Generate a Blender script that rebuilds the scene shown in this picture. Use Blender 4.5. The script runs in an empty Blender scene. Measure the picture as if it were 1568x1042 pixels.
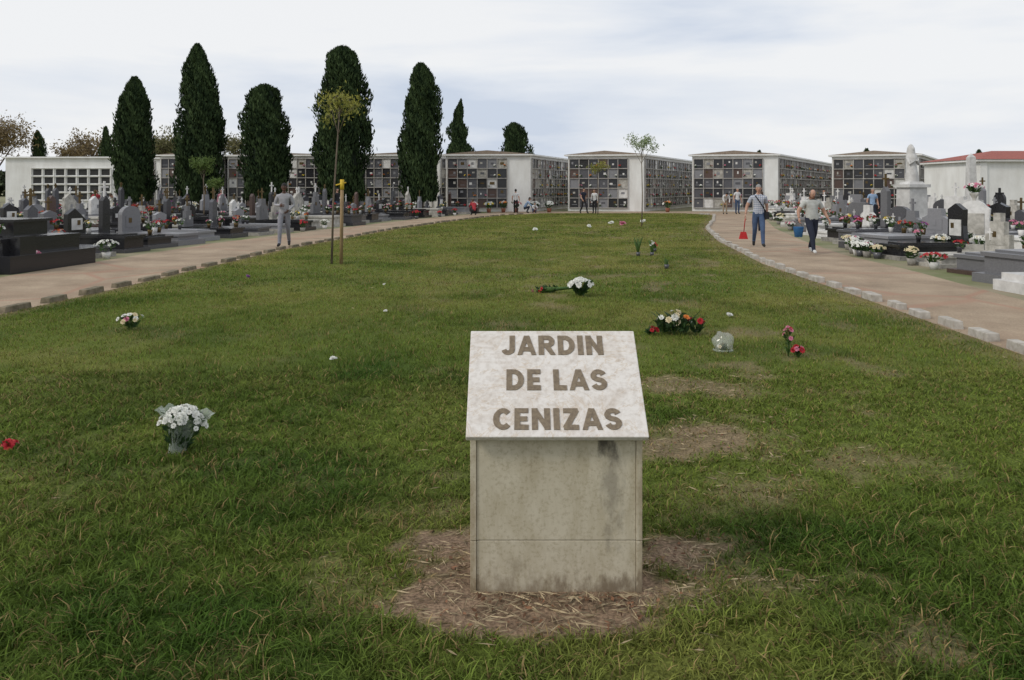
import bpy, math, random
import numpy as np
from mathutils import Vector, Matrix
R=random.Random(7); rng=np.random.default_rng(3)
scene=bpy.context.scene
scene.view_settings.view_transform='Standard'; scene.view_settings.look='None'; scene.view_settings.exposure=0
COL=scene.collection
# ---------------------------------------------------------------- materials
def mat(name,c1,c2=None,rough=.7,scale=6,bump=0,spec=.3,stretch=(1,1,1),rnd=0,metal=0,trans=0,alpha=1,detail=6):
    m=bpy.data.materials.new(name); m.use_nodes=True; nt=m.node_tree; N=nt.nodes; L=nt.links
    b=N['Principled BSDF']
    if c2 is None: c2=tuple(x*.75 for x in c1)
    tc=N.new('ShaderNodeTexCoord'); mp=N.new('ShaderNodeMapping'); mp.inputs['Scale'].default_value=stretch
    L.new(tc.outputs['Object'],mp.inputs['Vector'])
    no=N.new('ShaderNodeTexNoise'); no.inputs['Scale'].default_value=scale; no.inputs['Detail'].default_value=detail
    no.inputs['Roughness'].default_value=.65
    L.new(mp.outputs[0],no.inputs['Vector'])
    cr=N.new('ShaderNodeValToRGB'); cr.color_ramp.elements[0].position=.35; cr.color_ramp.elements[1].position=.65
    cr.color_ramp.elements[0].color=(*c2,1); cr.color_ramp.elements[1].color=(*c1,1)
    L.new(no.outputs['Fac'],cr.inputs['Fac']); out=cr.outputs['Color']
    if rnd:
        oi=N.new('ShaderNodeObjectInfo'); mr=N.new('ShaderNodeMapRange'); mr.inputs['To Min'].default_value=1-rnd; mr.inputs['To Max'].default_value=1+rnd
        L.new(oi.outputs['Random'],mr.inputs['Value'])
        h=N.new('ShaderNodeHueSaturation'); L.new(mr.outputs[0],h.inputs['Value']); L.new(out,h.inputs['Color']); out=h.outputs['Color']
    L.new(out,b.inputs['Base Color'])
    b.inputs['Roughness'].default_value=rough; b.inputs['Specular IOR Level'].default_value=spec
    b.inputs['Metallic'].default_value=metal; b.inputs['Transmission Weight'].default_value=trans; b.inputs['Alpha'].default_value=alpha
    if bump:
        bu=N.new('ShaderNodeBump'); bu.inputs['Strength'].default_value=bump; bu.inputs['Distance'].default_value=.02
        L.new(no.outputs['Fac'],bu.inputs['Height']); L.new(bu.outputs[0],b.inputs['Normal'])
    return m
def attr_mat(name,rough=.7,transl=.0,spec=.2,noise=0,nscale=30):
    m=bpy.data.materials.new(name); m.use_nodes=True; nt=m.node_tree; N=nt.nodes; L=nt.links
    b=N['Principled BSDF']; a=N.new('ShaderNodeAttribute'); a.attribute_name='Col'; out=a.outputs['Color']
    if noise:
        tc=N.new('ShaderNodeTexCoord'); no=N.new('ShaderNodeTexNoise'); no.inputs['Scale'].default_value=nscale; no.inputs['Detail'].default_value=8
        L.new(tc.outputs['Object'],no.inputs['Vector'])
        mr=N.new('ShaderNodeMapRange'); mr.inputs['From Min'].default_value=.3; mr.inputs['From Max'].default_value=.7
        mr.inputs['To Min'].default_value=1-noise; mr.inputs['To Max'].default_value=1+noise
        L.new(no.outputs['Fac'],mr.inputs['Value'])
        h=N.new('ShaderNodeHueSaturation'); L.new(out,h.inputs['Color']); L.new(mr.outputs[0],h.inputs['Value']); out=h.outputs['Color']
        bu=N.new('ShaderNodeBump'); bu.inputs['Strength'].default_value=.6; bu.inputs['Distance'].default_value=.02
        L.new(no.outputs['Fac'],bu.inputs['Height']); L.new(bu.outputs[0],b.inputs['Normal'])
    L.new(out,b.inputs['Base Color']); b.inputs['Roughness'].default_value=rough; b.inputs['Specular IOR Level'].default_value=spec
    if transl:
        t=N.new('ShaderNodeBsdfTranslucent'); L.new(out,t.inputs['Color']); mx=N.new('ShaderNodeMixShader'); mx.inputs[0].default_value=transl
        L.new(b.outputs[0],mx.inputs[1]); L.new(t.outputs[0],mx.inputs[2]); L.new(mx.outputs[0],N['Material Output'].inputs['Surface'])
    return m
M={}
M['gblack']=mat('black_granite',(.035,.035,.038),(.012,.012,.014),rough=.18,scale=60,spec=.5,rnd=.3)
M['ggrey']=mat('grey_granite',(.24,.24,.25),(.14,.14,.15),rough=.35,scale=70,spec=.4,rnd=.3)
M['gdark']=mat('dark_grey_granite',(.10,.10,.11),(.05,.05,.055),rough=.25,scale=60,spec=.5,rnd=.3)
M['gbrown']=mat('brown_granite',(.12,.075,.06),(.06,.04,.035),rough=.3,scale=60,spec=.4,rnd=.2)
M['marble']=mat('white_marble',(.70,.69,.67),(.50,.49,.47),rough=.4,scale=4,rnd=.12)
M['oldstone']=mat('weathered_stone',(.46,.44,.40),(.24,.23,.20),rough=.8,scale=5,bump=.3,rnd=.15)
M['conc']=mat('concrete',(.34,.32,.29),(.20,.19,.17),rough=.9,scale=8,bump=.3,rnd=.15)
M['white']=mat('white_paint',(.80,.80,.78),(.66,.65,.62),rough=.7,scale=1.2,stretch=(1,1,.4))
M['nicheframe']=mat('niche_frame_plaster',(.46,.44,.41),(.28,.26,.24),rough=.8,scale=3)
M['void']=mat('empty_niche',(.05,.05,.05),(.03,.03,.03),rough=.9)
M['cornice']=mat('cornice_tile',(.34,.27,.21),(.20,.16,.13),rough=.8,scale=12)
M['redroof']=mat('red_roof',(.36,.10,.07),(.22,.06,.045),rough=.7,scale=8)
M['leaf']=mat('leaf_green',(.08,.15,.03),(.03,.07,.015),rough=.6,scale=30)
M['dleaf']=mat('leaf_dark_green',(.035,.08,.02),(.014,.035,.01),rough=.6,scale=30)
for n,c in dict(pwhite=(.78,.78,.72),pred=(.45,.02,.03),ppink=(.65,.22,.32),pyellow=(.75,.55,.06),porange=(.7,.22,.04),ppurple=(.3,.1,.35),pcream=(.72,.62,.4)).items():
    M[n]=mat('petal_'+n[1:],c,tuple(x*.8 for x in c),rough=.6,scale=40)
M['bark']=mat('bark',(.20,.16,.12),(.10,.08,.06),rough=.9,scale=20,bump=.4,stretch=(1,1,.2))
M['stake']=mat('wooden_stake',(.36,.25,.13),(.22,.15,.08),rough=.8,scale=20,stretch=(1,1,.15))
M['yellow']=mat('yellow_tie',(.65,.45,.04),(.5,.33,.03),rough=.6)
M['cellophane']=mat('cellophane',(.75,.8,.75),(.6,.68,.6),rough=.15,alpha=.28,spec=.6,scale=20)
M['glob']=mat('plastic_globe',(.7,.72,.68),(.5,.52,.48),rough=.12,alpha=.26,spec=.8,scale=15)
M['terracotta']=mat('flower_pot',(.3,.12,.07),(.2,.08,.05),rough=.8)
M['bronze']=mat('bronze',(.16,.11,.05),(.1,.07,.03),rough=.4,metal=.7)
# ---------------------------------------------------------------- mesh builder
class MB:
    def __init__(s): s.v=[];s.f=[];s.m=[];s.sm=[];s.mats=[];s.M=Matrix.Identity(4)
    def mi(s,m):
        if isinstance(m,str): m=M[m]
        if m not in s.mats: s.mats.append(m)
        return s.mats.index(m)
    def add(s,vs,fs,m,smooth=False):
        o=len(s.v); i=s.mi(m)
        for v in vs: s.v.append(tuple(s.M@Vector(v)))
        for f in fs: s.f.append(tuple(o+k for k in f)); s.m.append(i); s.sm.append(smooth)
    def box(s,c,d,m,rz=0,taper=1):
        x,y,z=d[0]/2,d[1]/2,d[2]/2; ca,sa=math.cos(rz),math.sin(rz); vs=[]
        for k,zz in ((1,-z),(taper,z)):
            for a,b in((-x,-y),(x,-y),(x,y),(-x,y)):
                a*=k;b*=k; vs.append((c[0]+a*ca-b*sa,c[1]+a*sa+b*ca,c[2]+zz))
        s.add(vs,[(3,2,1,0),(4,5,6,7),(0,1,5,4),(1,2,6,5),(2,3,7,6),(3,0,4,7)],m)
    def extr(s,out,y0,y1,m):
        n=len(out); vs=[(x,y0,z) for x,z in out]+[(x,y1,z) for x,z in out]
        fs=[tuple(range(n)),tuple(range(2*n-1,n-1,-1))]+[(i,i+n,(i+1)%n+n,(i+1)%n) for i in range(n)]
        s.add(vs,fs,m)
    def tube(s,pts,rad,m,n=8,flat=1,side=None,smooth=True):
        pts=[Vector(p) for p in pts]; vs=[]; fs=[]
        for i,p in enumerate(pts):
            d=(pts[min(i+1,len(pts)-1)]-pts[max(i-1,0)]).normalized()
            ref=Vector(side) if side is not None else (Vector((1,0,0)) if abs(d.x)<.8 else Vector((0,1,0)))
            u=(ref-d*ref.dot(d)).normalized(); w=d.cross(u)
            for k in range(n):
                a=2*math.pi*k/n; vs.append(tuple(p+(u*math.cos(a)+w*math.sin(a)*flat)*rad[i]))
        for i in range(len(pts)-1):
            for k in range(n): fs.append((i*n+k,i*n+(k+1)%n,(i+1)*n+(k+1)%n,(i+1)*n+k))
        fs.append(tuple(range(n-1,-1,-1))); fs.append(tuple((len(pts)-1)*n+k for k in range(n)))
        s.add(vs,fs,m,smooth)
    def lathe(s,prof,c,m,n=14,smooth=True):
        vs=[];fs=[]
        for r,z in prof:
            for k in range(n):
                a=2*math.pi*k/n; vs.append((c[0]+r*math.cos(a),c[1]+r*math.sin(a),c[2]+z))
        for i in range(len(prof)-1):
            for k in range(n): fs.append((i*n+k,i*n+(k+1)%n,(i+1)*n+(k+1)%n,(i+1)*n+k))
        s.add(vs,fs,m,smooth)
    def ell(s,c,r,m,n=12,k=8,fn=None,keep=None):
        vs=[];fs=[]
        for i in range(k+1):
            t=math.pi*i/k
            for j in range(n):
                a=2*math.pi*j/n; p=Vector((math.sin(t)*math.cos(a),math.sin(t)*math.sin(a),math.cos(t)))
                vs.append(p)
        for i in range(k):
            for j in range(n):
                f=(i*n+j,(i+1)*n+j,(i+1)*n+(j+1)%n,i*n+(j+1)%n)
                if keep is None or keep(sum((vs[q] for q in f),Vector())/4): fs.append(f)
        out=[]
        for p in vs:
            q=Vector((p.x*r[0],p.y*r[1],p.z*r[2]))
            if fn: q=fn(p,q)
            out.append(tuple(Vector(c)+q))
        s.add(out,fs,m,True)
    def mesh(s,name):
        me=bpy.data.meshes.new(name); me.from_pydata(s.v,[],s.f)
        for m in s.mats: me.materials.append(m)
        me.polygons.foreach_set('material_index',s.m); me.polygons.foreach_set('use_smooth',s.sm); me.update(); return me
    def obj(s,name,parent=None,loc=(0,0,0),rz=0):
        return mkobj(name,s.mesh(name),parent,loc,rz)
def mkobj(name,me,parent=None,loc=(0,0,0),rz=0,sc=1):
    o=bpy.data.objects.new(name,me); COL.objects.link(o); o.location=loc; o.rotation_euler=(0,0,rz); o.scale=(sc,)*3
    if parent: o.parent=parent
    return o
def empty(name,loc=(0,0,0),rz=0):
    o=bpy.data.objects.new(name,None); COL.objects.link(o); o.location=loc; o.rotation_euler=(0,0,rz); o.empty_display_size=.3; return o
def np_mesh(name,V,polys_n,idx,C,m,parent=None,loc=(0,0,0),obj=True):
    me=bpy.data.meshes.new(name); nv=len(V); me.vertices.add(nv); me.vertices.foreach_set('co',np.ascontiguousarray(V,dtype=np.float32).ravel())
    me.loops.add(len(idx)); me.loops.foreach_set('vertex_index',idx.astype(np.int32))
    st=np.concatenate([[0],np.cumsum(polys_n)[:-1]]).astype(np.int32)
    me.polygons.add(len(polys_n)); me.polygons.foreach_set('loop_start',st)
    ca=me.color_attributes.new('Col','FLOAT_COLOR','POINT'); c4=np.ones((nv,4),np.float32); c4[:,:3]=C; ca.data.foreach_set('color',c4.ravel())
    me.materials.append(m); me.update(calc_edges=True)
    if not obj: return me
    return mkobj(name,me,parent,loc)
def diamonds(name,P,U,W,C,m,parent=None,loc=(0,0,0)):
    n=len(P); V=np.stack([P-U,P+W,P+U,P-W],1).reshape(-1,3)
    return np_mesh(name,V,np.full(n,4),np.arange(4*n),np.repeat(C,4,0),m,parent,loc)
def vn(x,y,sc,seed):
    g=np.random.default_rng(seed).random((256,256)); th=.6+seed*.37; x,y=(x*math.cos(th)-y*math.sin(th))*sc+500.3,(x*math.sin(th)+y*math.cos(th))*sc+500.7
    xi=np.floor(x).astype(int); yi=np.floor(y).astype(int); fx=x-xi; fy=y-yi; fx=fx*fx*(3-2*fx); fy=fy*fy*(3-2*fy)
    a=g[xi%256,yi%256];b=g[(xi+1)%256,yi%256];c=g[xi%256,(yi+1)%256];d=g[(xi+1)%256,(yi+1)%256]
    return (a*(1-fx)+b*fx)*(1-fy)+(c*(1-fx)+d*fx)*fy
def fbm(x,y,sc,seed): return (vn(x,y,sc,seed)*.45+vn(x,y,sc*2.1,seed+1)*.28+vn(x,y,sc*4.3,seed+2)*.17+vn(x,y,sc*9,seed+3)*.10)
# ---------------------------------------------------------------- world, sun, camera
w=bpy.data.worlds.new('World'); scene.world=w; w.use_nodes=True; nt=w.node_tree; N=nt.nodes; L=nt.links
bg=N['Background']; sky=N.new('ShaderNodeTexSky'); sky.sky_type='NISHITA'; sky.sun_disc=False
sd=Vector((-.80,-.42,.72)).normalized()
sky.sun_elevation=math.asin(sd.z); sky.sun_rotation=math.atan2(sd.x,sd.y); sky.dust_density=3
tc=N.new('ShaderNodeTexCoord'); mp=N.new('ShaderNodeMapping'); mp.inputs['Scale'].default_value=(1.0,1.0,5.2); mp.inputs['Location'].default_value=(1.3,.4,.55)
mp.inputs['Rotation'].default_value=(math.radians(4),math.radians(-8),0)
L.new(tc.outputs['Generated'],mp.inputs['Vector'])
n1=N.new('ShaderNodeTexNoise'); n1.inputs['Scale'].default_value=2.1; n1.inputs['Detail'].default_value=8; n1.inputs['Roughness'].default_value=.52; n1.inputs['Distortion'].default_value=.25
L.new(mp.outputs[0],n1.inputs['Vector'])
cr=N.new('ShaderNodeValToRGB'); e=cr.color_ramp.elements; e[0].position=.35; e[0].color=(6.2,6.9,8.1,1); e[1].position=.60; e[1].color=(9.1,9.2,9.35,1)
k=e.new(.48); k.color=(7.9,8.3,8.95,1)
L.new(n1.outputs['Fac'],cr.inputs['Fac'])
mx=N.new('ShaderNodeMixRGB'); mx.inputs['Fac'].default_value=.94; L.new(sky.outputs[0],mx.inputs[1]); L.new(cr.outputs[0],mx.inputs[2])
L.new(mx.outputs[0],bg.inputs['Color']); bg.inputs['Strength'].default_value=.1
sl=bpy.data.lights.new('sun','SUN'); sl.energy=1.4; sl.angle=math.radians(11); sl.color=(1,.94,.84)
so=bpy.data.objects.new('sun',sl); COL.objects.link(so); so.rotation_euler=sd.to_track_quat('Z','Y').to_euler(); so.location=(-20,-10,30)
cam=bpy.data.cameras.new('camera'); co=bpy.data.objects.new('camera',cam); COL.objects.link(co); co.location=(0,0,1.75); co.rotation_euler=(math.pi/2,0,0)
cam.lens=28; cam.sensor_width=36; cam.shift_y=-.149; cam.clip_end=3000; cam.clip_start=.05; scene.camera=co
# ---------------------------------------------------------------- ground, paths, lawn
LL=np.array([(-5,-7.3),(10.9,-7.0),(13.8,-6.8),(16.9,-6.7),(22.5,-6.4),(32.8,-4.95),(41.9,-2.9),(49.6,-.6),(53.5,2.2)])
RR=np.array([(-5,5.0),(8.27,5.3),(13.1,5.54),(18.1,5.7),(25.7,6.66),(33.9,8.2),(41.9,10.5),(50,12.6),(53.5,11.6)])
LO=np.array([(-5,-10.2),(15.5,-9.95),(20,-9.7),(25,-9.3),(30,-8.4),(36.8,-6.9),(44.5,-5.0),(53.4,-2.1),(57,-1.0)])
RO=np.array([(-5,7.6),(12.3,7.9),(16.7,8.4),(20.7,8.6),(26.4,9.6),(33.9,11.2),(41.9,13.4),(55,16.4),(57,17)])
xl=lambda y:np.interp(y,LL[:,0],LL[:,1]); xr=lambda y:np.interp(y,RR[:,0],RR[:,1])
xlo=lambda y:np.interp(y,LO[:,0],LO[:,1]); xro=lambda y:np.interp(y,RO[:,0],RO[:,1])
gm=mat('ground_soil',(.30,.25,.18),(.12,.15,.05),rough=.95,scale=.35,bump=.1,detail=10)
mb=MB(); mb.add([(-1500,-300,0),(1500,-300,0),(1500,2500,0),(-1500,2500,0)],[(0,1,2,3)],gm); mb.obj('ground')
pm=bpy.data.materials.new('path_surface'); pm.use_nodes=True; nt=pm.node_tree; N=nt.nodes; L=nt.links; b=N['Principled BSDF']
tc=N.new('ShaderNodeTexCoord')
def noise(N,L,tc,sc,det=8,st=(1,1,1)):
    mp=N.new('ShaderNodeMapping'); mp.inputs['Scale'].default_value=st; L.new(tc.outputs['Object'],mp.inputs[0])
    n=N.new('ShaderNodeTexNoise'); n.inputs['Scale'].default_value=sc; n.inputs['Detail'].default_value=det; n.inputs['Roughness'].default_value=.65; L.new(mp.outputs[0],n.inputs[0]); return n
def ramp(N,L,src,p0,c0,p1,c1):
    r=N.new('ShaderNodeValToRGB'); r.color_ramp.elements[0].position=p0; r.color_ramp.elements[0].color=(*c0,1); r.color_ramp.elements[1].position=p1; r.color_ramp.elements[1].color=(*c1,1); L.new(src,r.inputs[0]); return r
r1=ramp(N,L,noise(N,L,tc,.8).outputs[0],.35,(.26,.19,.125),.65,(.42,.325,.225))
r2=ramp(N,L,noise(N,L,tc,45).outputs[0],.3,(.6,.58,.55),.62,(1.08,1.08,1.08))
m1=N.new('ShaderNodeMixRGB'); m1.blend_type='MULTIPLY'; m1.inputs[0].default_value=1; L.new(r1.outputs[0],m1.inputs[1]); L.new(r2.outputs[0],m1.inputs[2])
vo=N.new('ShaderNodeTexVoronoi'); vo.feature='DISTANCE_TO_EDGE'; vo.inputs['Scale'].default_value=.22; L.new(tc.outputs['Object'],vo.inputs[0])
r3=ramp(N,L,vo.outputs['Distance'],.006,(.6,.6,.6),.018,(0,0,0))
m2=N.new('ShaderNodeMixRGB'); L.new(r3.outputs[0],m2.inputs[0]); L.new(m1.outputs[0],m2.inputs[1]); m2.inputs[2].default_value=(.33,.17,.11,1)
r4=ramp(N,L,noise(N,L,tc,.25,4).outputs[0],.52,(0,0,0),.62,(.4,.4,.4))
m3=N.new('ShaderNodeMixRGB'); L.new(r4.outputs[0],m3.inputs[0]); L.new(m2.outputs[0],m3.inputs[1]); m3.inputs[2].default_value=(.30,.20,.13,1)
L.new(m3.outputs[0],b.inputs['Base Color']); b.inputs['Roughness'].default_value=.9
bu=N.new('ShaderNodeBump'); bu.inputs['Strength'].default_value=.4; bu.inputs['Distance'].default_value=.01; L.new(r2.outputs[0],bu.inputs['Height']); L.new(bu.outputs[0],b.inputs['Normal'])
mb=MB(); ys=np.arange(-5,58.1,1.0)
vs=[(float(xlo(y)),float(y),.004) for y in ys]+[(float(xro(y)),float(y),.004) for y in ys]; n=len(ys)
mb.add(vs,[(i,i+n,i+n+1,i+1) for i in range(n-1)],pm); mb.obj('path')
def bare(x,y):
    nz=(fbm(x,y,3.0,11)-.5)*2.1
    def el(cx,cy,rx,ry): return np.clip(1.5-(np.sqrt(((x-cx)/rx)**2+((y-cy)/ry)**2)+nz)*1.3,0,1)
    b=np.clip(el(.27,3.55,.70,.46)*2.2,0,1)
    b=np.maximum(b,el(1.35,5.45,.6,.42)*.8); b=np.maximum(b,el(1.5,6.9,.55,.4)*.65); b=np.maximum(b,el(2.3,5.1,.5,.3)*.5); b=np.maximum(b,el(2.7,3.7,.5,.25)*.35)
    b=np.maximum(b,np.clip((fbm(x,y,1.6,31)-.58)*3.2,0,.5)*np.clip((x+3)/4,.3,1))
    b=np.maximum(b,np.clip(1-(xr(y)-x)/.6,0,1)*np.clip(fbm(x,y,2,77)*1.6-.2,0,1)*.9)
    b=np.maximum(b,np.clip(1-(x-xl(y))/.35,0,1)*.6)
    return b
def tall_dark(x,y):  # patches where the grass is taller and a darker green
    g=lambda cx,cy,rx,ry:np.exp(-((x-cx)/rx)**2-((y-cy)/ry)**2)
    return np.clip(g(1.3,3.9,.6,.32)+g(-1.3,7.8,1.1,1.0)*.9+g(-.2,10.2,1.6,.9)*.6+g(-1.3,4.6,1.0,.5)*.5+g(-.9,3.1,.8,.3)*.5+g(-2.2,3.5,1.6,.9)*.55+g(2.0,2.9,.9,.4)*.45+np.clip((fbm(x,y,.8,51)-.48)*2.6,0,.6),0,1)
def gcol(x,y):
    t=fbm(x,y,.5,61); t2=fbm(x,y,2.2,71)
    mid=np.array([.152,.198,.034]); dark=np.array([.058,.110,.015]); yel=np.array([.268,.262,.070])
    a=np.clip(tall_dark(x,y)*.85+(t2-.5)*1.0,0,1)[:,None]; q=np.clip((t-.5)*2.2+(t2-.5)*1.6+.12+np.clip((y-9)/40,0,.4),0,1)[:,None]
    c=mid*(1-q)+yel*q; return c*(1-a)+dark*a
yy=np.concatenate([np.arange(-4.5,2,.5),np.arange(2,8,.05),np.arange(8,53.5,.3),[53.5]]); nx=200
tt=np.linspace(0,1,nx); X=(xl(yy)[:,None]*(1-tt)+xr(yy)[:,None]*tt); Y=np.repeat(yy[:,None],nx,1)
x=X.ravel(); y=Y.ravel(); z=.012+.012*(fbm(x,y,1.5,5)-.3)*np.clip(np.minimum(x-xl(y),xr(y)-x),0,1)
bb=bare(x,y)[:,None]; soil=np.array([.215,.150,.100])*(0.45+1.1*fbm(x,y,9,15))[:,None]; C=gcol(x,y)*.62*(1-bb)+soil*bb
ny=len(yy); ii=np.arange(ny*nx).reshape(ny,nx); idx=np.stack([ii[:-1,:-1],ii[:-1,1:],ii[1:,1:],ii[1:,:-1]],-1).reshape(-1)
np_mesh('lawn',np.stack([x,y,z],1),np.full((ny-1)*(nx-1),4),idx,C,attr_mat('lawn_soil',.95,noise=.5,nscale=60,spec=.1))
grassM=attr_mat('grass_blade',.65,transl=.22,spec=.12)
def blades(y0,y1,dens,wid,hh,full):
    W=.66*y1+1.2; area=(y1-y0)*2*W; n=int(area*dens)
    y=rng.uniform(y0,y1,n); x=rng.uniform(-W,W,n); k=(np.abs(x)<.66*y+1.2)&(x>xl(y)+.03)&(x<xr(y)-.03)
    x=x[k];y=y[k]
    b=bare(x,y); clump=fbm(x,y,11,91)
    k=(rng.random(len(x))>b*1.02)&(rng.random(len(x))<clump*2.2-.25)
    k&=~((x>-.19)&(x<.57)&(y>3.41)&(y<3.76))
    x=x[k];y=y[k];b=b[k];clump=clump[k];n=len(x)
    l=tall_dark(x,y); h=hh*(.45+.8*rng.random(n))*(1+.6*l)*(1-.5*b)*(0.35+1.2*clump); a=rng.uniform(0,2*np.pi,n); ld=rng.uniform(0,2*np.pi,n); lean=rng.uniform(.15,1.35,n)
    wd=wid*rng.uniform(.55,1.35,n); c=gcol(x,y)*(rng.uniform(.5,1.5,n)[:,None]); dry=rng.random(n)<(.085+b*.5+.04*(1-l))
    c[dry]=np.array([.33,.24,.105])*rng.uniform(.4,1.25,dry.sum())[:,None]
    U=np.stack([np.cos(a)*wd/2,np.sin(a)*wd/2,0*a],1); D=np.stack([np.cos(ld)*lean,np.sin(ld)*lean,np.ones(n)],1); D/=np.linalg.norm(D,axis=1)[:,None]
    P=np.stack([x,y,np.full(n,.008)],1); tip=P+D*h[:,None]
    if full:
        mid=P+D*(h*.55)[:,None]; tip=tip+np.stack([np.cos(ld)*h*.3,np.sin(ld)*h*.3,-h*.16],1)
        V=np.stack([P-U,P+U,mid+U*.8,mid-U*.8,tip],1).reshape(-1,3); o=np.arange(n)[:,None]*5
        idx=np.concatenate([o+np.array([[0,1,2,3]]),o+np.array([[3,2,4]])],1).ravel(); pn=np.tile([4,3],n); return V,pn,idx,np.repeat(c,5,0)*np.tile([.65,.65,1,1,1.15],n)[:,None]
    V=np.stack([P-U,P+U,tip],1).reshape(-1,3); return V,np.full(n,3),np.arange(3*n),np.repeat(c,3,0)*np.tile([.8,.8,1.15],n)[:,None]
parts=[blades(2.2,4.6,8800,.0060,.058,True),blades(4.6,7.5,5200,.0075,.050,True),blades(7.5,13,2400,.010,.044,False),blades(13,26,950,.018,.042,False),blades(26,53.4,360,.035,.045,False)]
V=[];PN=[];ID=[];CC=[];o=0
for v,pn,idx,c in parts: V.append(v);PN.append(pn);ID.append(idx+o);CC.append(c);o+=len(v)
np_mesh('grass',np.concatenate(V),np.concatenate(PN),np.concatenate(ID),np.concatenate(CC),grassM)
n=6400; x=np.concatenate([rng.normal(.26,.48,n//2),rng.uniform(.6,2.4,n//4),rng.uniform(-5,6,n-n//2-n//4)]); y=np.concatenate([rng.normal(3.5,.32,n//2),rng.uniform(4.4,7.4,n//4),rng.uniform(2.5,16,n-n//2-n//4)])
k=(y>2.3)&~((x>-.21)&(x<.59)&(y>3.39)&(y<3.8)); k&=(rng.random(n)<bare(x,y)+.10); x=x[k];y=y[k];n=len(x)
a=rng.uniform(0,6.28,n); st=rng.random(n)<.84; ln=np.where(st,rng.uniform(.012,.055,n),rng.uniform(.006,.019,n))
U=np.stack([np.cos(a)*ln,np.sin(a)*ln,rng.uniform(-.006,.006,n)],1); wd=np.where(st,.0015,ln*.45); W=np.stack([-np.sin(a)*wd,np.cos(a)*wd,rng.uniform(-.004,.004,n)],1)
c=np.where(st[:,None],np.array([[.40,.32,.20]]),np.array([[.20,.10,.055]]))*rng.uniform(.35,1.35,n)[:,None]
diamonds('leaf_litter',np.stack([x,y,np.full(n,.026)],1),U,W,c,attr_mat('dry_leaf',.8))
kw=mat('kerb_concrete',(.50,.47,.42),(.28,.25,.21),rough=.9,scale=7,bump=.5); kb=mat('kerb_brown_grey',(.24,.20,.14),(.10,.09,.055),rough=.95,scale=9,bump=.5)  # left kerb gets a darker brown-grey than the right one
def kerb(name,fx,off,y0,y1,step,m,ln,wd,ht):
    mb=MB(); y=y0
    while y<y1:
        xx=float(fx(y))+off; d=math.atan2(float(fx(y+.4)-fx(y-.4)),.8)
        wj=wd*R.uniform(.85,1.15); lj=ln*R.uniform(.85,1.1); hj=ht*R.uniform(.8,1.15)
        mb.box((xx+R.uniform(-.03,.03),y+R.uniform(-.04,.04),hj/2-.01),(wj,lj,hj+.02),m,rz=-d+R.uniform(-.08,.08),taper=R.uniform(.9,.97)); y+=step*math.cos(d)
    o=mb.obj(name); bv=o.modifiers.new('b','BEVEL'); bv.width=.012; bv.segments=2
kerb('kerb_stones',xr,.1,2.0,52,.80,kw,.44,.15,.10)
kerb('kerb_stones',xl,-.1,2.0,52,.93,kb,.56,.14,.085)
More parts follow.
